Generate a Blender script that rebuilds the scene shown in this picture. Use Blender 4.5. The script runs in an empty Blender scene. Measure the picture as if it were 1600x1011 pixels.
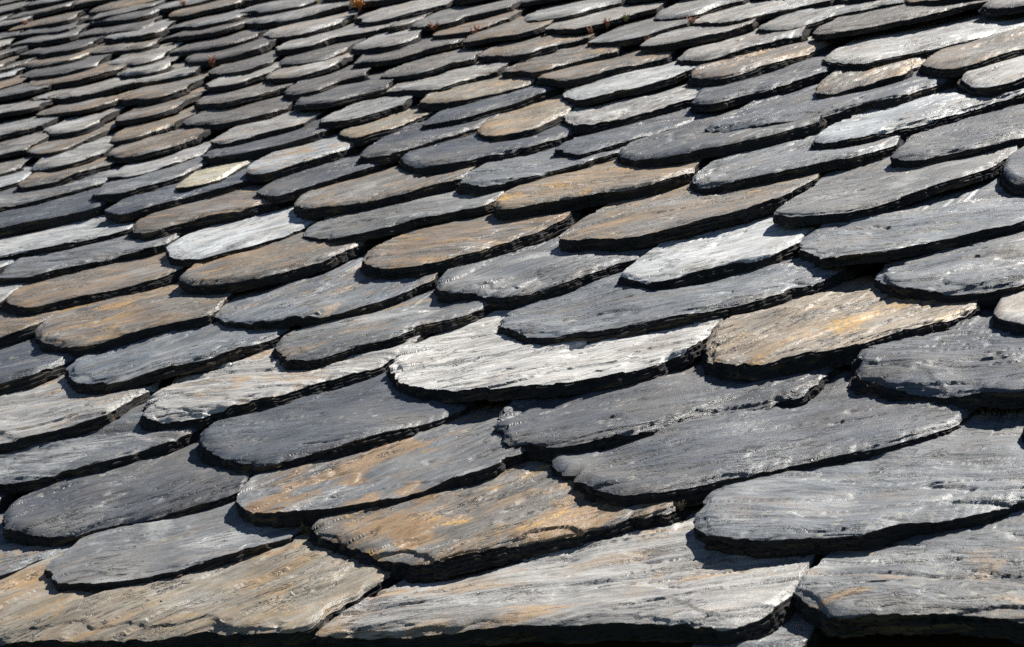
import bpy, math, random
import numpy as np
from mathutils import Matrix, Vector

# ------------------------------------------------------------------ camera, sky, sun, exposure
S = bpy.context.scene
COL = S.collection
THETA = math.radians(36.61)                       # pitch of the roof
ROOF_Z = 4.2                                      # height of the eave above the ground
ROOF = Matrix.Translation((0, 0, ROOF_Z)) @ Matrix.Rotation(THETA, 4, 'X')
R3 = ROOF.to_3x3()

cam = bpy.data.cameras.new('camera')
camo = bpy.data.objects.new('camera', cam)
COL.objects.link(camo)
cr = R3 @ Vector((0.90564897, 0.34036257, -0.25288984))
cu = R3 @ Vector((0.09825965, 0.41170849, 0.90600285))
cb = -(R3 @ Vector((-0.41248635, 0.84536941, -0.33941946)))
cp = ROOF @ Vector((0.96671145, -1.33587762, 0.82994834))
camo.matrix_world = Matrix(((cr.x, cu.x, cb.x, cp.x), (cr.y, cu.y, cb.y, cp.y), (cr.z, cu.z, cb.z, cp.z), (0, 0, 0, 1)))
cam.lens = 71.892
cam.sensor_width = 36.0
cam.clip_start = 0.05
cam.clip_end = 2000
S.cycles.use_denoising = False
cam.dof.use_dof = True
cam.dof.focus_distance = 2.25
cam.dof.aperture_fstop = 22.0
S.camera = camo

sun_local = Vector((0.36, 0.78, 0.51)).normalized()  # towards the sun, in the roof's own axes
sun_dir = (R3 @ sun_local).normalized()
EL = math.asin(sun_dir.z)
AZ = math.atan2(sun_dir.x, sun_dir.y)
W = bpy.data.worlds.new('World')
S.world = W
W.use_nodes = True
wn = W.node_tree
bg = wn.nodes['Background']
sky = wn.nodes.new('ShaderNodeTexSky')
sky.sky_type = 'NISHITA'
sky.sun_disc = False
sky.sun_elevation = EL
sky.sun_rotation = AZ
sky.altitude = 2400
sky.air_density = .65
sky.dust_density = .2
sky.ozone_density = 2.0
wn.links.new(sky.outputs['Color'], bg.inputs['Color'])
bg.inputs['Strength'].default_value = 0.05
sl = bpy.data.lights.new('sun', 'SUN')
sl.energy = 5.0
sl.angle = math.radians(0.5)
sl.color = (1.0, 0.95, 0.87)
slo = bpy.data.objects.new('sun', sl)
slo.rotation_euler = sun_dir.to_track_quat('Z', 'Y').to_euler()
slo.location = cp + sun_dir * 20
COL.objects.link(slo)
S.view_settings.view_transform = 'Standard'
S.view_settings.look = 'None'
S.view_settings.gamma = 1.0
S.view_settings.use_curve_mapping = False
S.view_settings.exposure = 1.0

# ------------------------------------------------------------------ noise in numpy
_rng = np.random.default_rng(11)
PERM = _rng.permutation(1024)
PERM = np.concatenate([PERM, PERM])
GA = _rng.uniform(0, 2*np.pi, 1024)
GX, GY = np.cos(GA), np.sin(GA)

def perlin(x, y):
    xi = np.floor(x).astype(np.int64); yi = np.floor(y).astype(np.int64)
    xf = x-xi; yf = y-yi
    xi &= 1023; yi &= 1023
    u = xf*xf*xf*(xf*(xf*6-15)+10); v = yf*yf*yf*(yf*(yf*6-15)+10)
    x1 = (xi+1) & 1023; y1 = (yi+1) & 1023
    def g(a, b, dx, dy):
        h = PERM[PERM[a]+b]
        return GX[h]*dx+GY[h]*dy
    a = g(xi, yi, xf, yf); b = g(x1, yi, xf-1, yf)
    c = g(xi, y1, xf, yf-1); d = g(x1, y1, xf-1, yf-1)
    return 1.5*((a*(1-u)+b*u)*(1-v)+(c*(1-u)+d*u)*v)

def fbm(x, y, o=4, gain=.5):
    t = 0; a = 1.0; n = 0
    for k in range(o):
        t = t+a*perlin(x*2**k+17.3*k, y*2**k+9.1*k); n += a; a *= gain
    return t/n

def sstep(x):
    x = np.clip(x, 0, 1)
    return x*x*(3-2*x)

# ------------------------------------------------------------------ materials
def node(nt, kind, **kw):
    n = nt.nodes.new(kind)
    for k, v in kw.items():
        setattr(n, k, v)
    return n

def slate_material():
    m = bpy.data.materials.new('slate')
    m.use_nodes = True
    nt = m.node_tree
    L = nt.links.new
    bs = nt.nodes['Principled BSDF']
    tc = node(nt, 'ShaderNodeTexCoord')
    oi = node(nt, 'ShaderNodeObjectInfo')
    def attr(name):
        a = node(nt, 'ShaderNodeAttribute', attribute_type='OBJECT', attribute_name=name)
        return a.outputs['Fac']
    def mth(op, a, b=None, c=None, clamp=False):
        n = node(nt, 'ShaderNodeMath', operation=op, use_clamp=clamp)
        for i, v in enumerate((a, b, c)):
            if v is None: continue
            if isinstance(v, (int, float)): n.inputs[i].default_value = v
            else: L(v, n.inputs[i])
        return n.outputs[0]
    def mix(f, a, b, bt='MIX'):
        n = node(nt, 'ShaderNodeMix', data_type='RGBA', blend_type=bt)
        for i, v in ((0, f), (6, a), (7, b)):
            if isinstance(v, (int, float)): n.inputs[i].default_value = v
            elif isinstance(v, tuple): n.inputs[i].default_value = v
            else: L(v, n.inputs[i])
        return n.outputs[2]
    def ramp(v, a, b, lo=0.0, hi=1.0):
        n = node(nt, 'ShaderNodeMapRange', interpolation_type='SMOOTHSTEP')
        L(v, n.inputs[0])
        for i, x in ((1, a), (2, b), (3, lo), (4, hi)):
            if isinstance(x, (int, float)): n.inputs[i].default_value = x
            else: L(x, n.inputs[i])
        return n.outputs[0]
    seed = mth('MULTIPLY', oi.outputs['Random'], 57.0)
    off = node(nt, 'ShaderNodeCombineXYZ'); L(seed, off.inputs[0]); L(seed, off.inputs[1])
    add = node(nt, 'ShaderNodeVectorMath', operation='ADD')
    L(tc.outputs['Object'], add.inputs[0]); L(off.outputs[0], add.inputs[1])
    rot = node(nt, 'ShaderNodeVectorRotate', rotation_type='Z_AXIS')
    L(add.outputs[0], rot.inputs['Vector']); L(mth('MULTIPLY', attr('grain'), -1.0), rot.inputs['Angle'])
    def noise(scale, sx=1, sy=1, sz=1, detail=6, rough=.6, dist=0.0):
        mp = node(nt, 'ShaderNodeVectorMath', operation='MULTIPLY')
        L(rot.outputs[0], mp.inputs[0]); mp.inputs[1].default_value = (sx*scale, sy*scale, sz*scale)
        n = node(nt, 'ShaderNodeTexNoise')
        n.inputs['Scale'].default_value = 1.0
        n.inputs['Detail'].default_value = detail
        n.inputs['Roughness'].default_value = rough
        n.inputs['Distortion'].default_value = dist
        L(mp.outputs[0], n.inputs['Vector'])
        return n.outputs['Fac']
    streak = noise(9, 1, 4.5, 14, 9, .66, .3)
    fine = noise(60, 1, 5, 14, 6, .7, .2)
    mott = noise(6.5, 1, 1.7, 3, 8, .66, .6)
    speck = noise(230, 1, 1.6, 2, 4, .7)
    rustn = noise(8.5, 1, 1.5, 3, 8, .62, .6)
    lichn = noise(13, 1, 1.4, 2, 6, .65, .4)
    base = oi.outputs['Color']
    hair = noise(26, 1, 7, 12, 6, .72, .35)
    cn = noise(15, 1, 4.2, 9, 5, .55, .9)
    ridge = mth('MULTIPLY', ramp(mth('ABSOLUTE', mth('SUBTRACT', cn, .5)), .0, .020, 1, 0), ramp(noise(8, 1, 1.4, 3, 4, .6), .46, .58))
    f = mth('MULTIPLY', mth('ADD', ramp(streak, .3, .7, .74, 1.24), ramp(speck, .25, .75, -.06, .06)), ramp(hair, .32, .68, .70, 1.28))
    vm = node(nt, 'ShaderNodeVectorMath', operation='SCALE')
    L(base, vm.inputs[0]); L(f, vm.inputs['Scale'])
    col = vm.outputs[0]
    earth = mth('MULTIPLY', ramp(noise(5, 1, 1.3, 3, 7, .62, .8), .52, .68), .3)
    col = mix(earth, col, (.155, .135, .098, 1))
    # pale weathered film doubling as painted sheen, ochre staining, rust, lichen: each a patch of its own
    film_sheen = mth('MULTIPLY', ramp(mott, .49, .66), attr('film_sheen'))
    col = mix(film_sheen, col, (.46, .465, .455, 1))
    dark = mth('MULTIPLY', ramp(mott, .47, .34), .6)
    col = mix(dark, col, (.065, .068, .070, 1))
    och = mth('MULTIPLY', ramp(noise(9, 1, 2.6, 5, 8, .7, .6), .5, .66), attr('ochre'))
    col = mix(och, col, (.30, .190, .085, 1))
    rust = mth('MULTIPLY', ramp(rustn, .49, .58), attr('rust'))
    rc = mix(ramp(fine, .35, .65), (.19, .098, .036, 1), (.29, .185, .075, 1))
    col = mix(rust, col, rc)
    vo = node(nt, 'ShaderNodeTexVoronoi', feature='F1')
    vo.inputs['Scale'].default_value = 62
    L(add.outputs[0], vo.inputs['Vector'])
    spots = mth('MULTIPLY', ramp(mth('ADD', vo.outputs['Distance'], mth('MULTIPLY', speck, .25)), .40, .34), ramp(noise(9, 1, 1, 1, 3, .5), .53, .62))
    col = mix(mth('MULTIPLY', spots, .55), col, (.26, .265, .215, 1))
    li = mth('MULTIPLY', mth('MULTIPLY', ramp(lichn, .54, .66), ramp(speck, .4, .6)), attr('lichen'))
    col = mix(li, col, (.46, .26, .04, 1))
    sk = node(nt, 'ShaderNodeAttribute', attribute_type='GEOMETRY', attribute_name='skin')
    skin = ramp(mth('ADD', sk.outputs['Fac'], mth('MULTIPLY', mth('SUBTRACT', fine, .5), .9)), .25, .6)
    body = mix(ramp(streak, .52, .68), (.030, .030, .032, 1), (.115, .088, .056, 1))
    col = mix(skin, body, col)
    col = mix(mth('MULTIPLY', ridge, .85), col, (.022, .020, .018, 1))
    L(col, bs.inputs['Base Color'])
    rg = mth('ADD', ramp(mott, .38, .62, .62, .43), ramp(hair, .3, .7, -.05, .08))
    rg = mth('ADD', mth('MULTIPLY', rg, skin), mth('MULTIPLY', mth('SUBTRACT', 1.0, skin), .85))
    L(rg, bs.inputs['Roughness'])
    L(mth('ADD', mth('MULTIPLY', skin, .85), .15), bs.inputs['Specular IOR Level'])
    rough_patch = ramp(noise(7, 1, 1.6, 3, 3, .5), .42, .6, .22, 1)
    h = mth('ADD', mth('MULTIPLY', streak, 1.25), mth('MULTIPLY', mth('ADD', mth('MULTIPLY', fine, .3), mth('MULTIPLY', speck, .05)), rough_patch))
    h = mth('SUBTRACT', h, mth('MULTIPLY', ridge, .8))
    bp = node(nt, 'ShaderNodeBump')
    bp.inputs['Strength'].default_value = .9
    bp.inputs['Distance'].default_value = .0037
    L(h, bp.inputs['Height']); L(bp.outputs[0], bs.inputs['Normal'])
    return m

def simple_material(name, c1, c2, scale=(8, 8, 8), rough=.8, bump=.003):
    m = bpy.data.materials.new(name)
    m.use_nodes = True
    nt = m.node_tree; L = nt.links.new
    bs = nt.nodes['Principled BSDF']
    tc = node(nt, 'ShaderNodeTexCoord')
    mp = node(nt, 'ShaderNodeMapping'); mp.inputs['Scale'].default_value = scale
    L(tc.outputs['Object'], mp.inputs[0])
    n = node(nt, 'ShaderNodeTexNoise'); n.inputs['Scale'].default_value = 1.0; n.inputs['Detail'].default_value = 8
    L(mp.outputs[0], n.inputs['Vector'])
    r = node(nt, 'ShaderNodeValToRGB')
    r.color_ramp.elements[0].position = .35; r.color_ramp.elements[1].position = .65
    r.color_ramp.elements[0].color = (*c1, 1); r.color_ramp.elements[1].color = (*c2, 1)
    L(n.outputs['Fac'], r.inputs[0]); L(r.outputs[0], bs.inputs['Base Color'])
    bs.inputs['Roughness'].default_value = rough
    b = node(nt, 'ShaderNodeBump'); b.inputs['Distance'].default_value = bump; b.inputs['Strength'].default_value = .6
    L(n.outputs['Fac'], b.inputs['Height']); L(b.outputs[0], bs.inputs['Normal'])
    return m

M_SLATE = slate_material()
M_TIMBER = simple_material('weathered_timber', (.035, .027, .02), (.07, .055, .04), (3, 40, 40))
M_GRASS = simple_material('grass', (.02, .032, .012), (.04, .055, .022), (3, 3, 3), .95, .02)
M_STONE = simple_material('rubble_stone', (.14, .13, .115), (.26, .24, .21), (5, 5, 9), .9, .01)

# ------------------------------------------------------------------ ground far below, wall under the eave
def mesh_object(name, verts, faces, mat, parent=None):
    me = bpy.data.meshes.new(name)
    me.from_pydata([tuple(v) for v in verts], [], faces)
    me.materials.append(mat)
    o = bpy.data.objects.new(name, me)
    COL.objects.link(o)
    if parent: o.parent = parent
    return o

g = mesh_object('ground', [(-600, -600, 0), (600, -600, 0), (600, 600, 0), (-600, 600, 0)], [(0, 1, 2, 3)], M_GRASS)
g['kind'] = 'structure'

def box(x0, x1, y0, y1, z0, z1):
    v = [(x, y, z) for z in (z0, z1) for y in (y0, y1) for x in (x0, x1)]
    return v, [(0, 2, 3, 1), (4, 5, 7, 6), (0, 1, 5, 4), (2, 6, 7, 3), (0, 4, 6, 2), (1, 3, 7, 5)]

# ------------------------------------------------------------------ the roof
roof = bpy.data.objects.new('slate_roof', None)
COL.objects.link(roof)
roof.matrix_world = ROOF
roof['label'] = 'weathered roof of overlapping round-ended grey stone slates filling the whole view'
roof['category'] = 'roof'
roof['kind'] = 'thing'
EXP = 0.14            # exposure of a course, metres
TILT = 0.11          # each slate leans this much against the plane of the roof

for k in range(30):   # boards the slates are nailed to
    v0 = -0.02+k*0.15
    mesh_object('roof_board', *box(-4.2, 1.6, v0, v0+.142, -.095, -.070), M_TIMBER, roof)

mesh_object('fascia_board', *box(-4.2, 1.6, -.045, -.021, -.26, -.072), M_TIMBER, roof)

# traced courses: look, width in the picture, rim of the upper face from left to right (mm along the eave, mm up the slope)
SLATES = [
('g',119,"381,27,405,-6,430,0,459,1,477,14,480,36"),
('t',462,"-782,152,-681,63,-494,47,-335,47,-165,44,-78,48,3,43,14,93,28,119,45,171"),
('pt',494,"68,179,42,111,20,44,91,42,190,48,274,48,359,38,403,23,425,29,448,57,453,93,457,139"),
('gt',295,"482,141,461,111,456,85,479,54,505,33,554,33,604,36,655,24,712,26,755,120"),
('gt',131,"-798,248,-751,217,-622,154,-505,150,-434,190,-416,216,-395,259"),
('g',270,"-386,253,-387,217,-370,183,-328,155,-267,146,-220,163,-189,186,-150,215,-117,250,-102,291"),
('bl',366,"-78,287,-87,264,-79,242,-46,219,6,188,64,159,105,158,143,176,190,198,246,221,294,247,302,277"),
('gp',387,"337,297,322,272,330,225,358,185,404,168,449,166,486,164,528,175,574,192,629,222,672,265"),
('d',80,"-977,325,-899,287,-730,230,-615,260,-576,363,-576,420"),
('d',267,"-539,409,-543,368,-516,317,-474,281,-412,266,-353,292,-309,313,-263,332,-229,366,-217,410"),
('gr',302,"-228,401,-224,360,-212,326,-177,287,-131,274,-72,276,-30,296,12,318,58,351,91,387,103,423"),
('d',422,"145,414,133,381,149,343,205,292,256,266,302,273,340,294,402,323,453,341,492,358,529,380,554,436"),
('p',60,"627,416,612,376,618,346,650,301,702,305,779,351"),
('g',275,"-909,595,-887,523,-804,455,-678,408,-582,408,-540,416,-478,443,-436,475,-393,518,-381,562"),
('d',284,"-355,547,-365,516,-349,486,-305,441,-240,400,-191,393,-143,423,-90,462,-57,495,-32,529,-17,567"),
('d',342,"29,541,25,494,46,445,85,401,145,387,189,405,230,425,273,442,318,465,361,481,375,511,390,571"),
('d',239,"419,579,404,561,414,526,457,480,507,453,554,434,604,422,672,443,720,494"),
('pt',224,"-1091,753,-1038,647,-939,572,-778,517,-660,520,-596,542,-541,572,-525,622,-545,715"),
('pt',277,"-528,705,-515,626,-493,582,-451,551,-392,544,-350,565,-308,586,-268,627,-209,667,-179,735"),
('w',331,"-174,733,-184,690,-173,646,-133,597,-74,559,-8,536,56,543,105,545,162,566,194,593,216,628,222,716"),
('tl',270,"240,727,221,686,230,628,252,574,306,543,348,556,415,580,447,606,485,637,518,679"),
('p',92,"550,721,539,679,549,628,583,583,637,562,707,601,763,667"),
('d',140,"-1169,870,-1119,788,-1024,725,-889,697,-807,732,-768,758,-742,823"),
('gw',220,"-732,838,-733,793,-710,755,-652,697,-586,673,-527,704,-477,743,-429,788,-411,838"),
('gt',223,"-383,828,-402,797,-385,754,-343,705,-297,692,-261,711,-209,732,-181,769,-138,801,-110,852"),
('g',367,"-69,872,-83,819,-73,764,-38,719,25,686,95,692,141,708,194,727,257,747,296,772,332,812,360,874"),
('g',211,"410,855,390,819,391,788,414,748,456,716,508,697,568,708,628,764"),
('b',121,"-1277,1057,-1224,963,-1126,904,-1002,882,-932,914,-903,938,-889,1000"),
('bt',187,"-899,1003,-895,950,-867,906,-814,853,-749,826,-705,841,-655,870,-614,888,-573,906,-579,958"),
('gt',219,"-583,1007,-582,950,-567,916,-526,871,-454,835,-397,838,-343,845,-311,867,-264,918,-246,958"),
('g',228,"-226,1004,-236,951,-208,898,-153,857,-90,835,-50,856,-17,885,14,920,56,976,64,1026"),
('w',198,"70,960,51,913,55,868,84,833,127,822,154,841,199,867,246,890,265,926,276,999"),
('g',281,"302,970,276,936,276,897,302,853,339,828,393,822,433,848,481,876,542,902,599,968"),
('p',85,"-1310,1188,-1254,1093,-1147,1032,-1071,1046,-1040,1071,-1047,1137"),
('b',194,"-1052,1162,-1040,1094,-1013,1046,-950,1012,-896,1019,-833,1054,-777,1092,-743,1153,-747,1188"),
('b',188,"-718,1155,-714,1087,-692,1041,-641,1006,-582,998,-533,1004,-492,1026,-462,1069,-442,1132,-440,1165"),
('bt',202,"-393,1149,-404,1101,-390,1044,-342,989,-273,969,-229,1000,-185,1031,-146,1081,-116,1136"),
('bt',259,"-72,1148,-89,1077,-87,1029,-54,997,-9,984,45,983,107,1007,156,1031,200,1073,236,1164"),
('gb',240,"234,1092,219,1039,220,1008,252,970,290,968,323,979,367,1001,421,1051,465,1092,495,1176"),
('d',86,"499,1186,486,1129,491,1084,529,1011,607,987,672,1060"),
('g',179,"-1151,1292,-1142,1226,-1113,1173,-1036,1158,-1000,1186,-950,1213,-905,1238,-860,1263,-854,1309"),
('w',155,"-824,1291,-834,1258,-812,1203,-760,1148,-710,1131,-668,1155,-637,1181,-604,1223,-586,1302"),
('g',206,"-562,1283,-571,1236,-568,1203,-512,1155,-464,1145,-418,1159,-369,1189,-319,1205,-269,1221,-261,1285"),
('tl',200,"-236,1291,-251,1240,-247,1196,-211,1155,-174,1162,-131,1176,-81,1187,-35,1192,2,1208,39,1254"),
('g',204,"70,1281,52,1247,52,1200,84,1156,128,1162,178,1174,229,1199,283,1212,326,1256"),
('d',192,"354,1291,334,1229,335,1172,365,1149,403,1166,457,1187,503,1210,565,1293"),
('p',199,"-1480,1452,-1425,1350,-1327,1293,-1232,1275,-1188,1287,-1112,1294,-1035,1323,-985,1360,-1008,1429"),
('b',157,"-962,1415,-972,1379,-944,1321,-890,1290,-863,1316,-831,1344,-779,1360,-731,1380,-708,1433"),
('b',174,"-660,1448,-673,1406,-657,1355,-603,1296,-541,1286,-483,1303,-432,1336,-371,1371,-368,1397"),
('g',163,"-348,1419,-364,1379,-358,1337,-308,1285,-262,1289,-219,1312,-185,1344,-144,1373,-117,1410"),
('d',198,"-102,1475,-114,1421,-105,1363,-45,1303,7,1294,53,1303,95,1321,136,1344,190,1391"),
('p',241,"232,1408,212,1356,207,1293,248,1262,296,1282,351,1318,412,1370,476,1409,511,1469"),
('d',181,"-1569,1591,-1499,1475,-1379,1404,-1291,1436,-1234,1452,-1181,1474,-1128,1496,-1119,1552"),
('d',152,"-1086,1545,-1086,1494,-1074,1446,-1008,1404,-959,1439,-912,1491,-864,1518,-834,1559"),
('d',151,"-792,1542,-787,1484,-766,1428,-710,1393,-668,1437,-628,1475,-589,1505,-555,1574"),
('d',172,"-538,1614,-546,1560,-526,1497,-462,1434,-395,1423,-350,1448,-299,1469,-240,1543"),
('d',167,"-223,1525,-236,1473,-228,1423,-180,1380,-144,1408,-101,1449,-53,1492,0,1564"),
('d',248,"39,1511,14,1466,10,1431,68,1392,130,1395,187,1413,235,1448,297,1467,360,1538"),
('p',94,"392,1591,376,1542,379,1487,415,1423,459,1421,513,1478"),
('g',170,"-1635,1704,-1586,1613,-1466,1545,-1391,1581,-1331,1597,-1280,1627,-1226,1688"),
('g',119,"-1208,1684,-1198,1619,-1178,1569,-1100,1522,-1055,1557,-1016,1618,-1008,1706"),
('y',79,"-1003,1631,-998,1583,-982,1531,-939,1518,-913,1562,-903,1675"),
('pt',129,"-874,1661,-873,1614,-853,1559,-796,1525,-755,1565,-712,1613,-675,1709"),
('d',130,"-647,1668,-644,1606,-629,1553,-571,1525,-530,1564,-488,1603,-441,1677"),
('t',88,"-452,1724,-450,1665,-425,1590,-366,1532,-320,1545,-291,1651"),
('p',137,"-285,1722,-297,1677,-281,1610,-228,1537,-184,1549,-129,1578,-56,1641"),
('d',137,"-57,1711,-66,1649,-56,1581,-13,1544,28,1580,77,1607,142,1675"),
('bt',112,"157,1648,148,1598,152,1535,195,1510,247,1536,283,1570,299,1654"),
('b',142,"327,1693,307,1649,305,1597,352,1534,397,1542,452,1603,505,1659"),
('b',113,"-1472,1800,-1443,1721,-1417,1675,-1350,1684,-1307,1738,-1265,1835"),
('p',99,"-1711,1830,-1626,1710,-1522,1665,-1486,1718,-1465,1751,-1488,1847"),
('p',103,"-1233,1786,-1226,1723,-1205,1665,-1146,1644,-1099,1689,-1062,1800"),
('d',134,"-1065,1850,-1041,1761,-1010,1691,-939,1661,-878,1693,-820,1733,-792,1806"),
('t',122,"-773,1841,-774,1791,-751,1727,-668,1659,-635,1721,-605,1792,-571,1862"),
('d',142,"-564,1782,-571,1731,-562,1677,-500,1682,-450,1733,-399,1785,-362,1843"),
('w',135,"-351,1909,-358,1850,-340,1770,-276,1678,-217,1687,-160,1716,-106,1800"),
('bt',151,"-88,1839,-103,1793,-93,1724,-28,1677,26,1733,80,1790,123,1880"),
('p',234,"145,1845,123,1798,125,1724,198,1638,253,1660,308,1682,362,1710,431,1761,476,1825"),
('p',132,"-147,1991,-162,1939,-155,1861,-96,1805,-40,1842,8,1893,49,1974"),
('d',180,"95,1988,80,1931,80,1862,140,1823,209,1842,276,1874,359,1962"),
('d',73,"373,1995,357,1925,359,1865,408,1808,478,1834"),
('bd',140,"-410,1979,-425,1934,-415,1866,-345,1811,-289,1834,-234,1880,-189,1975"),
('b',128,"-520,2104,-531,2047,-514,1971,-431,1899,-387,1944,-345,1998,-310,2102"),
('t',121,"-637,1941,-647,1893,-630,1829,-554,1799,-501,1821,-455,1857,-437,1937"),
('p',101,"-837,1940,-841,1878,-823,1804,-757,1784,-722,1843,-689,1962"),
('pt',124,"-1065,1884,-1064,1832,-1045,1780,-986,1760,-943,1806,-904,1859,-883,1975"),
('b',117,"-1321,1944,-1319,1890,-1297,1831,-1209,1772,-1157,1804,-1129,1875,-1124,1990"),
('p',85,"-1497,1909,-1497,1868,-1478,1822,-1401,1786,-1360,1824,-1341,1918"),
('b',89,"-1596,2070,-1583,2001,-1557,1937,-1467,1887,-1455,1971,-1447,2101"),
('g',95,"-1794,1965,-1693,1824,-1589,1781,-1549,1810,-1531,1893,-1556,1960"),
('p',94,"-1880,2084,-1791,1958,-1679,1909,-1645,1949,-1583,1953,-1596,2020"),
('t',96,"-1393,2053,-1387,1999,-1361,1929,-1298,1908,-1266,1976,-1253,2122"),
('d',108,"-1237,2127,-1230,2058,-1195,1974,-1096,1913,-1037,1947,-1013,1982,-996,2061"),
('b',96,"-1463,2209,-1463,2149,-1436,2073,-1359,2048,-1316,2090,-1325,2279"),
('p',79,"-1654,2224,-1644,2163,-1601,2072,-1519,2041,-1503,2112,-1522,2257"),
('p',112,"-1991,2262,-1906,2140,-1784,2081,-1756,2111,-1706,2158,-1685,2249"),
('d',96,"-1872,2121,-1781,1992,-1690,1947,-1662,1975,-1606,1999,-1622,2116"),
('b',84,"-1787,2429,-1781,2372,-1748,2298,-1618,2209,-1575,2243,-1569,2368"),
('b',85,"-1558,2421,-1548,2341,-1510,2252,-1413,2193,-1376,2262,-1393,2419"),
('g',109,"-1287,2249,-1284,2184,-1258,2113,-1167,2070,-1118,2103,-1087,2153,-1066,2232"),
('p',103,"-2170,2508,-2050,2339,-1916,2269,-1887,2302,-1810,2316,-1809,2408"),
('p',170,"-1869,2545,-1890,2517,-1873,2464,-1710,2354,-1626,2356,-1551,2397,-1447,2417,-1448,2523"),
('g',90,"-2265,2668,-2152,2507,-2042,2449,-2013,2484,-1918,2455,-1883,2500"),
('w',70,"-1336,2383,-1328,2311,-1287,2212,-1219,2196,-1189,2238,-1171,2309"),
('pt',88,"-1174,2347,-1175,2295,-1148,2217,-1066,2177,-1015,2222,-1001,2336"),
('d',111,"-1056,2216,-1054,2152,-1028,2069,-948,2026,-922,2114,-872,2157,-905,2328"),
('d',115,"-964,2101,-976,2051,-956,1969,-861,1918,-821,1975,-777,2024,-790,2146"),
('g',122,"-832,2221,-839,2164,-822,2085,-725,2037,-684,2096,-648,2155,-654,2309"),
('p',119,"-774,2132,-768,2062,-734,1969,-633,1900,-596,1962,-565,2025,-547,2107"),
('d',132,"-970,2383,-969,2308,-947,2220,-856,2194,-799,2240,-752,2295,-739,2423"),
('b',112,"-637,2309,-643,2241,-618,2138,-517,2047,-469,2107,-415,2215"),
('g',106,"-383,2201,-395,2147,-387,2072,-297,2011,-249,2068,-210,2167"),
('p',120,"-248,2093,-261,2042,-258,1975,-178,1933,-126,1955,-92,1997,-67,2086"),
('p',150,"-28,2103,-42,2040,-43,1974,25,1921,76,1966,135,1997,201,2060"),
('p',136,"-180,2225,-198,2174,-193,2100,-109,2026,-45,2068,54,2124"),
('p',119,"-532,2386,-542,2325,-533,2243,-439,2175,-377,2220,-318,2331"),
('p',92,"-296,2322,-306,2269,-291,2180,-217,2134,-179,2192,-136,2267"),
('w',98,"-639,2529,-636,2444,-610,2342,-527,2297,-479,2330,-429,2428"),
('b',92,"-719,2381,-727,2326,-713,2247,-607,2200,-562,2220,-543,2319"),
('p',80,"-1029,2496,-1025,2429,-999,2339,-900,2293,-867,2348,-884,2498"),
('g',119,"-933,2632,-937,2551,-914,2443,-824,2409,-784,2468,-722,2531,-711,2622"),
('b',99,"-832,2484,-838,2417,-821,2339,-736,2316,-694,2384,-678,2539"),
('p',98,"-1141,2798,-1128,2697,-1093,2580,-1017,2558,-963,2610,-920,2730"),
('p',95,"-1394,2797,-1389,2729,-1348,2616,-1251,2580,-1205,2648,-1195,2801"),
('p',138,"-1276,2628,-1275,2553,-1238,2445,-1149,2423,-1109,2512,-1037,2525,-1000,2653"),
('d',89,"-1200,2477,-1202,2416,-1171,2324,-1078,2293,-1045,2362,-1046,2504"),
('p',106,"-1528,2990,-1511,2897,-1464,2780,-1365,2743,-1295,2804,-1250,2924"),
('g',61,"-1610,3150,-1579,3029,-1522,2898,-1432,2875,-1388,2966"),
('g',92,"-1818,3162,-1789,3046,-1719,2898,-1606,2866,-1591,3001,-1576,3113"),
('d',77,"-1760,3015,-1724,2899,-1688,2802,-1553,2754,-1531,2909"),
('d',96,"-1655,2836,-1629,2735,-1589,2634,-1462,2585,-1409,2656,-1418,2790"),
('d',93,"-1542,2668,-1536,2595,-1493,2490,-1390,2468,-1330,2507,-1322,2619"),
('d',76,"-1393,2517,-1392,2453,-1369,2375,-1265,2312,-1221,2359,-1237,2483"),
('p',78,"-2015,3114,-2006,3036,-1960,2929,-1829,2871,-1813,2950,-1848,3131"),
('d',87,"-2187,3325,-2165,3221,-2093,3069,-1928,2973,-1917,3078,-1964,3297"),
('d',87,"-2218,3400,-2202,3308,-2143,3179,-2009,3126,-1988,3219,-1974,3352"),
('b',74,"-2024,3089,-1985,2971,-1904,2823,-1771,2741,-1773,2847,-1814,3034"),
('p',72,"-1828,2803,-1818,2733,-1781,2636,-1665,2578,-1654,2659,-1684,2807"),
('w',69,"-1723,2672,-1704,2584,-1665,2491,-1566,2453,-1560,2527,-1610,2706"),
('b',97,"-2009,2716,-1994,2638,-1951,2542,-1822,2502,-1751,2529,-1727,2620"),
('d',90,"-2101,2828,-2084,2745,-2031,2639,-1911,2611,-1858,2669,-1884,2813"),
('b',88,"-2192,2966,-2174,2886,-2127,2787,-1996,2743,-1974,2837,-1998,2998"),
('d',76,"-2270,3146,-2235,3039,-2157,2893,-2042,2860,-2028,2940,-2050,3088"),
('g',75,"-2403,3317,-2386,3228,-2319,3092,-2171,3015,-2174,3123,-2225,3316"),
('d',74,"-2493,3440,-2478,3359,-2415,3239,-2261,3154,-2284,3296,-2347,3511"),
('b',77,"-2591,3589,-2572,3500,-2478,3339,-2338,3274,-2350,3402,-2394,3606"),
('w',71,"-2414,2905,-2282,2717,-2172,2662,-2160,2698,-2142,2754,-2161,2854"),
('b',76,"-2328,2784,-2206,2610,-2091,2546,-2079,2581,-2043,2636,-2058,2722"),
('b',78,"-2535,3072,-2387,2863,-2257,2783,-2272,2858,-2272,2957,-2273,3050"),
('d',76,"-2641,3221,-2478,2991,-2352,2920,-2342,2963,-2332,3049,-2322,3119"),
('p',73,"-2784,3418,-2599,3159,-2447,3057,-2439,3103,-2426,3174,-2478,3337"),
('d',76,"-2901,3580,-2695,3294,-2549,3203,-2542,3253,-2503,3305,-2534,3438"),
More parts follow.
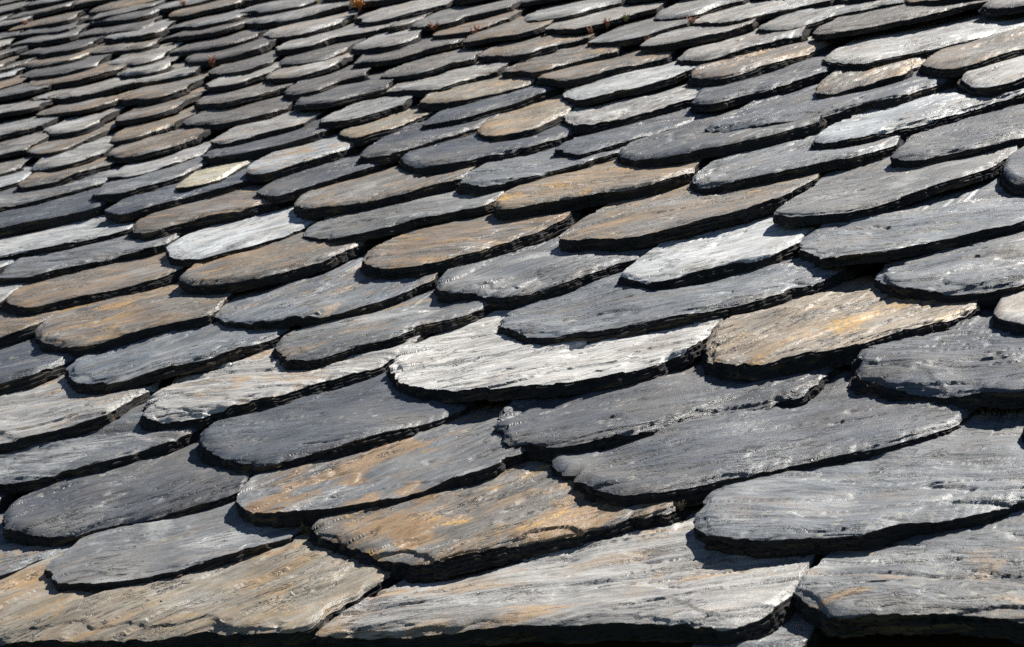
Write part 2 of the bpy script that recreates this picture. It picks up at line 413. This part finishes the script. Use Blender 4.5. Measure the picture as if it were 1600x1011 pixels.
('p',73,"-3069,3813,-2852,3512,-2670,3377,-2646,3405,-2580,3407,-2572,3491"),
('d',65,"-3155,3934,-2920,3608,-2749,3490,-2724,3519,-2732,3609,-2760,3720"),
]

LOOK = {  # colour, pale film with painted sheen, ochre, rust, lichen, extra
    'd': ((.038, .047, .062), .20, .08, 0, 0),
    'g': ((.092, .104, .118), .5, .18, 0, 0),
    'p': ((.245, .256, .262), .75, .28, 0, 0),
    'w': ((.33, .342, .345), .9, .15, 0, 0),
    't': ((.175, .145, .105), .35, .8, .2, .25),
    'b': ((.108, .095, .080), .35, .65, .3, 0),
    'y': ((.42, .37, .26), .6, .5, 0, .2),
}
LABEL = {'tl': 'tan slate mottled with yellow lichen', 'bl': 'rust brown slate with yellow lichen and a flaking face',
         'gr': 'grey slate with a rusty stain along its upper side', 'w': 'bleached silver white slate',
         'y': 'pale straw coloured slate', 'pt': 'pale silver slate with ochre streaks', 't': 'ochre tan slate'}

def resample(pts, n):
    """Catmull-Rom through the traced points, then n points evenly along it."""
    p = np.asarray(pts, float)
    q = np.vstack([2*p[0]-p[1], p, 2*p[-1]-p[-2]])
    out = []
    t = np.linspace(0, 1, 24, endpoint=False)[:, None]
    for i in range(1, len(q)-2):
        a, b, c, d = q[i-1], q[i], q[i+1], q[i+2]
        out.append(.5*((2*b)+(c-a)*t+(2*a-5*b+4*c-d)*t*t+(3*b-a-3*c+d)*t**3))
    out = np.vstack(out+[p[-1:]])
    s = np.concatenate([[0], np.cumsum(np.linalg.norm(np.diff(out, axis=0), axis=1))])
    x = np.linspace(0, s[-1], n)
    return np.stack([np.interp(x, s, out[:, 0]), np.interp(x, s, out[:, 1])], 1), x

def make_slate(rim_mm, wpx, look, seed, z0=0.0, length=2.15):
    rs = np.random.RandomState(seed)
    N = int(np.clip(wpx*.62, 44, 210))
    M = int(np.clip(wpx*.26, 10, 74))
    rim, arc = resample(np.asarray(rim_mm, float)/1000/EXP, N+1)
    vm = rim[:, 1].min()
    if vm > 12.3: rim[:, 1] = vm+.62*np.tanh((rim[:, 1]-vm)/.62)
    small = min(1, wpx/150)
    calm = 1.0 if vm < 6.5 else (.7 if vm < 12.3 else .58)
    ox, oy = rs.uniform(0, 900, 2)
    tan = np.gradient(rim, axis=0)
    tan /= np.linalg.norm(tan, axis=1)[:, None]+1e-9
    nrm = np.stack([tan[:, 1], -tan[:, 0]], 1)              # outwards (downslope)
    edge = np.minimum(1, np.minimum(arc, arc[-1]-arc)/.2)
    jit = .026*calm*fbm(arc*2.2+ox, arc*0+oy, 2)+small*(.017*perlin(arc*11+ox, arc*0+3.3)+.010*perlin(arc*27+ox, arc*0+7.3))
    chip = np.clip(perlin(arc*3.1+oy, arc*0+ox)-.36, 0, 1)*.15*calm
    for k in range(rs.randint(1, 4) if vm < 12.3 else 0):   # hand-trimmed: short straight breaks along the rim
        i0 = rs.randint(2, max(3, N-8)); i1 = min(N-2, i0+int(N*rs.uniform(.08, .20)))
        if i1-i0 > 3:
            f_ = np.linspace(0, 1, i1-i0)[:, None]
            ch = rim[i0]*(1-f_)+rim[i1-1]*f_
            if np.linalg.norm(ch-rim[i0:i1], axis=1).max() < .11: rim[i0:i1] = rim[i0:i1]*.15+.85*ch
    rim = rim+nrm*((jit-chip)*edge)[:, None]
    # columns run from the rim to the hidden tail
    ul, ur = rim[0, 0], rim[-1, 0]
    tail = np.stack([np.linspace(ul+.03*(ur-ul), ur-.03*(ur-ul), N+1), np.full(N+1, vm+length)], 1)
    vis = 1.32
    tt = (np.arange(M+1)/M)**1.45
    rows = []
    dirv = tail-rim
    ln = np.linalg.norm(dirv, axis=1)
    for t in tt:
        rows.append(rim+dirv*np.minimum(.985, t*vis/ln)[:, None])
    rows.append(tail)
    P = np.stack(rows)                                     # (M+2, N+1, 2)
    D = np.stack([np.minimum(.985, t*vis/ln)*ln for t in tt]+[ln])
    U, V = P[..., 0], P[..., 1]
    ga = rs.uniform(-.15, .95)
    a = math.cos(ga)*U+math.sin(ga)*V; b = -math.sin(ga)*U+math.cos(ga)*V
    A = np.broadcast_to(arc, D.shape)
    rough = rs.uniform(.6, 1.4)*calm
    z = -TILT*(V-vm)
    z = z+rs.uniform(-.014, .014)*(U-rim[:, 0].mean())      # every slate lies a little askew
    z = z+.050*calm*fbm(U*.9+ox, V*1.2+oy, 2)+.009*rough*fbm(a*1.2+ox, b*3+oy, 3, .45)
    roll = rs.uniform(.008, .032); wr = rs.uniform(.10, .28)  # worn faces curve down towards the rim
    z = z-roll*np.clip(1-D/wr, 0, 1)**2+.5*roll
    crisp = .010 if wpx > 110 else .03
    for k in range(rs.randint(1, 4)):                       # leaves split away along parts of the rim
        w = rs.uniform(.05, .26)
        n1 = fbm(a*1.0+ox+31*k, b*4+oy, 2, .4)
        reach = w*np.clip(2.6*fbm(A*.8+7*k+ox, A*0+oy+3*k, 2)+.15, -1, 1.3)+.10*n1-.03
        z = z-rs.uniform(.006, .016)*rough*sstep((reach-D)/crisp+.5)
    for k in range(rs.randint(2, 5)):                       # shallow scarps and shelves across the face
        n1 = fbm(a*rs.uniform(.3, .7)+ox+13*k, b*rs.uniform(1.4, 3.4)+oy+5*k, 3, .42)
        z = z-rs.uniform(.005, .014)*rough*sstep((n1-rs.uniform(.05, .30))/(crisp*1.6)+.5)
    for k in range(rs.randint(1, 4)):                       # open cracks along the grain
        n1 = fbm(a*.4+ox+57*k, b*2.2+oy, 3, .45)
        gate = sstep((fbm(U*1.1+ox, V*1.3+oy+9*k, 2)-.14)*8)
        z = z-.018*calm*gate*np.exp(-(n1/.022)**2)
    z = z+.0020*rough*fbm(a*5+ox, b*22+oy, 3, .6)*sstep(fbm(a*.8+oy, b*1.6+ox, 2)*2.5+.5)
    z = z+z0+rs.uniform(-.004, .036)
    verts = [np.stack([U, V, z], -1).reshape(-1, 3)]
    nc = N+1
    R = M+2
    idx = np.arange(R*nc).reshape(R, nc)
    quads = [np.stack([idx[:-1, :-1], idx[:-1, 1:], idx[1:, 1:], idx[1:, :-1]], -1).reshape(-1, 4)]
    # edge: split strata, each its own little ledge
    thick = rs.uniform(.080, .125)*(.75 if vm > 12.3 else 1)
    loop = np.concatenate([idx[1:, 0][::-1], idx[0, :], idx[1:, -1], idx[-1, 1:-1][::-1]])
    top = verts[0][loop]
    nl = len(loop)
    ln_ = np.roll(top[:, :2], -1, 0)-np.roll(top[:, :2], 1, 0)
    on = np.stack([ln_[:, 1], -ln_[:, 0]], 1)
    on /= np.linalg.norm(on, axis=1)[:, None]+1e-9
    s = np.concatenate([[0], np.cumsum(np.linalg.norm(np.diff(top[:, :2], axis=0), axis=1))])
    lay = 5 if wpx > 150 else 3
    bev = rs.uniform(.012, .075)
    prev = loop; nv = R*nc
    cuts = np.cumsum(rs.uniform(.4, 1.6, lay)); cuts = np.concatenate([[0], cuts/cuts[-1]])
    for j in range(lay):
        o = bev*(cuts[j]+cuts[j+1])*.5+.012*perlin(s*2.4+ox, s*0+j*1.1)+small*(.012*perlin(s*8+ox, s*0+j*5.1)+.016*perlin(s*29+oy, s*0+j*2.3))
        if j == 0: o = np.maximum(o*.5, -.01)
        for dd in ((cuts[j]+.02 if j else .12*cuts[1]), cuts[j+1]):
            r = top.copy()
            r[:, :2] += on*o[:, None]
            r[:, 2] -= thick*dd+.005*perlin(s*5+ox, s*0+j)
            verts.append(r)
            cur = np.arange(nv, nv+nl); nv += nl
            quads.append(np.stack([prev, cur, np.roll(cur, -1), np.roll(prev, -1)], -1))
            prev = cur
    V3 = np.vstack(verts)*EXP
    org = np.array([rim[:, 0].mean(), vm, 0])*EXP
    V3 = V3-org
    Q = np.vstack(quads)
    me = bpy.data.meshes.new('slate')
    nq = len(Q)
    me.vertices.add(len(V3)); me.vertices.foreach_set('co', V3.ravel())
    me.loops.add(nq*4+nl)
    me.loops.foreach_set('vertex_index', np.concatenate([Q.ravel(), prev[::-1]]).astype(np.int32))
    me.polygons.add(nq+1)
    me.polygons.foreach_set('loop_start', np.concatenate([np.arange(nq)*4, [nq*4]]).astype(np.int32))
    me.update(calc_edges=True)
    me.polygons.foreach_set('use_smooth', np.ones(nq+1, bool))
    me.set_sharp_from_angle(angle=math.radians(38))
    at = me.attributes.new('skin', 'FLOAT', 'POINT')
    sk = np.zeros(len(V3), np.float32); sk[:R*nc] = 1
    at.data.foreach_set('value', sk)
    me.materials.append(M_SLATE)
    o = bpy.data.objects.new('slate', me)
    o.parent = roof
    o.location = org
    COL.objects.link(o)
    c, film_sheen, ochre, rust, lich = LOOK[look[0]]
    k = rs.uniform(.85, 1.18)
    if vm > 12.3:
        c = tuple(.5*p_+.45*q_ for p_, q_ in zip(c, (.130, .113, .090)))
    hue = rs.uniform(-.07, .07)
    o.color = (c[0]*k*(1+hue), c[1]*k, c[2]*k*(1-hue), 1)
    e = look[1:]
    o['film_sheen'] = film_sheen
    o['ochre'] = ochre+(.5 if 't' in e else 0)
    o['rust'] = rust+(.5 if look == 'bl' else 0)+(.75 if 'r' in e else 0)
    o['lichen'] = lich+(1.0 if 'l' in e else 0)
    o['grain'] = ga
    if look in LABEL: o['label'] = LABEL[look]
    return o

TRACED = [(c, w, np.array([float(x) for x in t.split(',')]).reshape(-1, 2)) for c, w, t in SLATES]
for i, (c, w, p) in enumerate(TRACED):
    make_slate(p, w, c, 100+i, z0={0: -.11, 1: .025, 2: -.03, 10: .03, 18: .02}.get(i, 0))

# the courses go on past the frame: the next slates to the left, to the right and towards the ridge
COURSE = [.2, 1.12, 1.93, 2.85, 3.82, 4.89, 5.9, 7.0, 8.18, 9.15, 10.0, 10.93, 11.93, 12.9, 13.7, 14.62, 15.75, 16.6, 17.6, 18.55, 19.85, 20.75, 21.75, 22.85, 23.8, 24.8, 25.8, 26.8, 27.8, 28.8, 29.8]
spans = []
for c, w, p in TRACED[1:]:
    spans.append((p[:, 1].min()/1000/EXP, p[:, 0].min()/1000/EXP, p[:, 0].max()/1000/EXP))
def frame_left(v): return -2.0-(v-.3)*(19.04/27.6)
def frame_right(v): return 4.6-max(0, v)*.145
def top_of(u): return 27.9-(u+21.07)*.614 if u < -5.3 else 18.2-(u+5.3)*.614
rr = random.Random(5)
nfill = 0
for ci, vc in enumerate(COURSE):
    lo, hi = frame_left(vc)-1.7, frame_right(vc)+4.2
    have = sorted((a, b) for v, a, b in spans if abs(v-vc) < .52)
    gaps = []
    x = lo
    for a, b in have:
        if a-x > .45: gaps.append((x, a))
        x = max(x, b)
    if hi-x > .45: gaps.append((x, hi))
    for a, b in gaps:
        n = max(1, round((b-a)/1.65))
        cut = [a+(b-a)*k/n+(rr.uniform(-.22, .22) if 0 < k < n else 0) for k in range(n+1)]
        for k in range(n):
            l, r = cut[k]+.04, cut[k+1]-.04
            if vc > top_of((l+r)/2)+3.6: continue
            w = r-l
            vv = vc+rr.uniform(-.1, .1)
            rim = []
            for q in range(9):
                ph = math.pi*(q/8)
                cx = -math.cos(ph)
                rim.append((((l+r)/2+cx*w/2)*EXP*1000, (vv+.98*(1-max(0, math.sin(ph))**.62))*EXP*1000))
            make_slate(rim, int(40+30*w), rr.choice(['d', 'd', 'd', 'g', 'g', 'b', 'b', 'p', 'p', 't', 'w']), 5000+nfill)
            nfill += 1
print('traced', len(TRACED), 'fill', nfill, 'tris', sum(len(o.data.loops)-2*len(o.data.polygons) for o in COL.objects if o.type == 'MESH'))

# ------------------------------------------------------------------ little plants rooted between the slates
def leafy_material(name, c1, c2):
    m = simple_material(name, c1, c2, (160, 160, 160), .6, .0005)
    return m
M_ORANGE = leafy_material('stonecrop_orange', (.62, .22, .02), (.80, .42, .07))
M_RED = leafy_material('stonecrop_red', (.20, .045, .018), (.34, .10, .04))
M_PINK = leafy_material('stonecrop_pink', (.42, .17, .11), (.55, .30, .20))
M_MOSS = leafy_material('moss_green', (.10, .12, .03), (.24, .25, .08))
M_DRY = leafy_material('moss_dry', (.10, .075, .04), (.22, .17, .09))

def leaf(bm_v, bm_f, base, d, ln, w):
    """One fleshy leaf: a six-sided spindle from its base along d."""
    d = Vector(d).normalized()
    s = d.orthogonal().normalized(); b = d.cross(s)
    n0 = len(bm_v)
    bm_v.append(base)
    for t_, r_ in ((.35, 1.0), (.75, .75)):
        for q in range(5):
            an = q*2*math.pi/5
            bm_v.append(base+d*ln*t_+(s*math.cos(an)+b*math.sin(an))*w*r_)
    bm_v.append(base+d*ln)
    e = n0+11
    for q in range(5):
        r = (q+1) % 5
        bm_f.append((n0, n0+1+r, n0+1+q))
        bm_f.append((n0+1+q, n0+1+r, n0+6+r, n0+6+q))
        bm_f.append((n0+6+q, n0+6+r, e))

UP = (R3.inverted() @ Vector((0, 0, 1))).normalized()
def plant(name, label, cat, group, loc, size, mat, mat2, stems, spread, seed):
    q = random.Random(seed)
    root = bpy.data.objects.new(name, None)
    root.matrix_world = Matrix.Translation(ROOF @ (Vector(loc)/1000)) @ R3.to_4x4()
    COL.objects.link(root)
    root['label'] = label; root['category'] = cat; root['group'] = group
    sv, sf, lv, lf = [], [], [], []
    for k in range(stems):
        an = q.uniform(0, 2*math.pi); sp = q.uniform(.1, 1)*spread
        d = (UP*.7+Vector((0, -.15, .55))+Vector((math.cos(an)*sp, math.sin(an)*sp, 0))).normalized()
        h = size*q.uniform(.55, 1.0)
        b0 = Vector((math.cos(an), math.sin(an), 0))*size*.18*q.random()
        leaf(sv, sf, b0-d*size*.15, d, h+size*.15, size*.035)
        n = 9
        for i in range(n):
            t_ = .25+.75*i/(n-1)
            a2 = i*2.4+an
            s = d.orthogonal().normalized(); b = d.cross(s)
            ld = (s*math.cos(a2)+b*math.sin(a2))*(1.0-.5*t_)+d*(.5+.5*t_)
            leaf(lv, lf, b0+d*h*t_, ld, size*q.uniform(.16, .26), size*.05)
    mesh_object('stem', sv, sf, mat2, root)
    o = mesh_object('leaf', lv, lf, mat, root)
    o['kind'] = 'stuff'
    return root

GP = 'small plants rooted between the slates'
plant('stonecrop', 'bright orange rounded stonecrop tuft, the most vivid plant on the roof, near its top edge', 'plant', GP, (-1187, 2755, -8), .034, M_ORANGE, M_RED, 12, .8, 1)
plant('stonecrop', 'spiky rust red stonecrop sprig just above and to the left of its twin', 'plant', GP, (-846, 2400, -8), .020, M_RED, M_RED, 7, .9, 2)
plant('stonecrop', 'spiky rust red stonecrop sprig with one pale tip, lower of the two side by side', 'plant', GP, (-723, 2315, -16), .021, M_RED, M_DRY, 8, .8, 3)
plant('stonecrop', 'tall reddish brown stonecrop sprig alone at the joint above a pale slate', 'plant', GP, (-1416, 2455, -18), .026, M_RED, M_DRY, 7, .5, 4)
plant('stonecrop', 'tiny salmon orange stonecrop near the upper left corner of the view', 'plant', GP, (-2551, 3395, -16), .020, M_PINK, M_RED, 6, .6, 5)
plant('stonecrop', 'tiny dark red stonecrop cut off by the top edge of the view', 'plant', GP, (-1910, 3195, -14), .022, M_RED, M_RED, 6, .5, 6)
plant('stonecrop', 'pinkish stonecrop sprig beside the brown sprig and the green moss', 'plant', GP, (-420, 2166, -14), .016, M_PINK, M_RED, 6, .8, 7)
plant('stonecrop', 'dark red brown stonecrop sprig between the pinkish one and the green moss', 'plant', GP, (-398, 2190, -14), .019, M_RED, M_DRY, 7, .7, 8)
plant('moss_tuft', 'small yellow green moss tuft under a slate edge beside reddish sprigs', 'moss', GP, (-366, 2215, -12), .013, M_MOSS, M_MOSS, 14, 1.2, 9)
plant('stonecrop', 'dry brown stonecrop with a few pale leaves at the rim of a pale slate', 'plant', GP, (-202, 2098, -12), .017, M_PINK, M_DRY, 6, .9, 10)
plant('stonecrop', 'very small dried beige stonecrop in the joint of two dark slates', 'plant', GP, (-266, 2024, -12), .012, M_PINK, M_DRY, 5, .9, 11)
plant('moss_tuft', 'dry brown moss clump in the dark joint beside the rust brown flaking slate', 'moss', GP, (-105, 272, -22), .014, M_DRY, M_DRY, 22, 1.6, 12)
plant('moss_tuft', 'dry brown moss clump at the left end of the biggest blue grey slate', 'moss', GP, (301, 264, -20), .013, M_DRY, M_DRY, 20, 1.6, 13)
plant('moss_tuft', 'dry tan moss clump wedged under the near dark slate beside the right edge', 'moss', GP, (562, 428, -32), .013, M_DRY, M_DRY, 22, 1.8, 14)
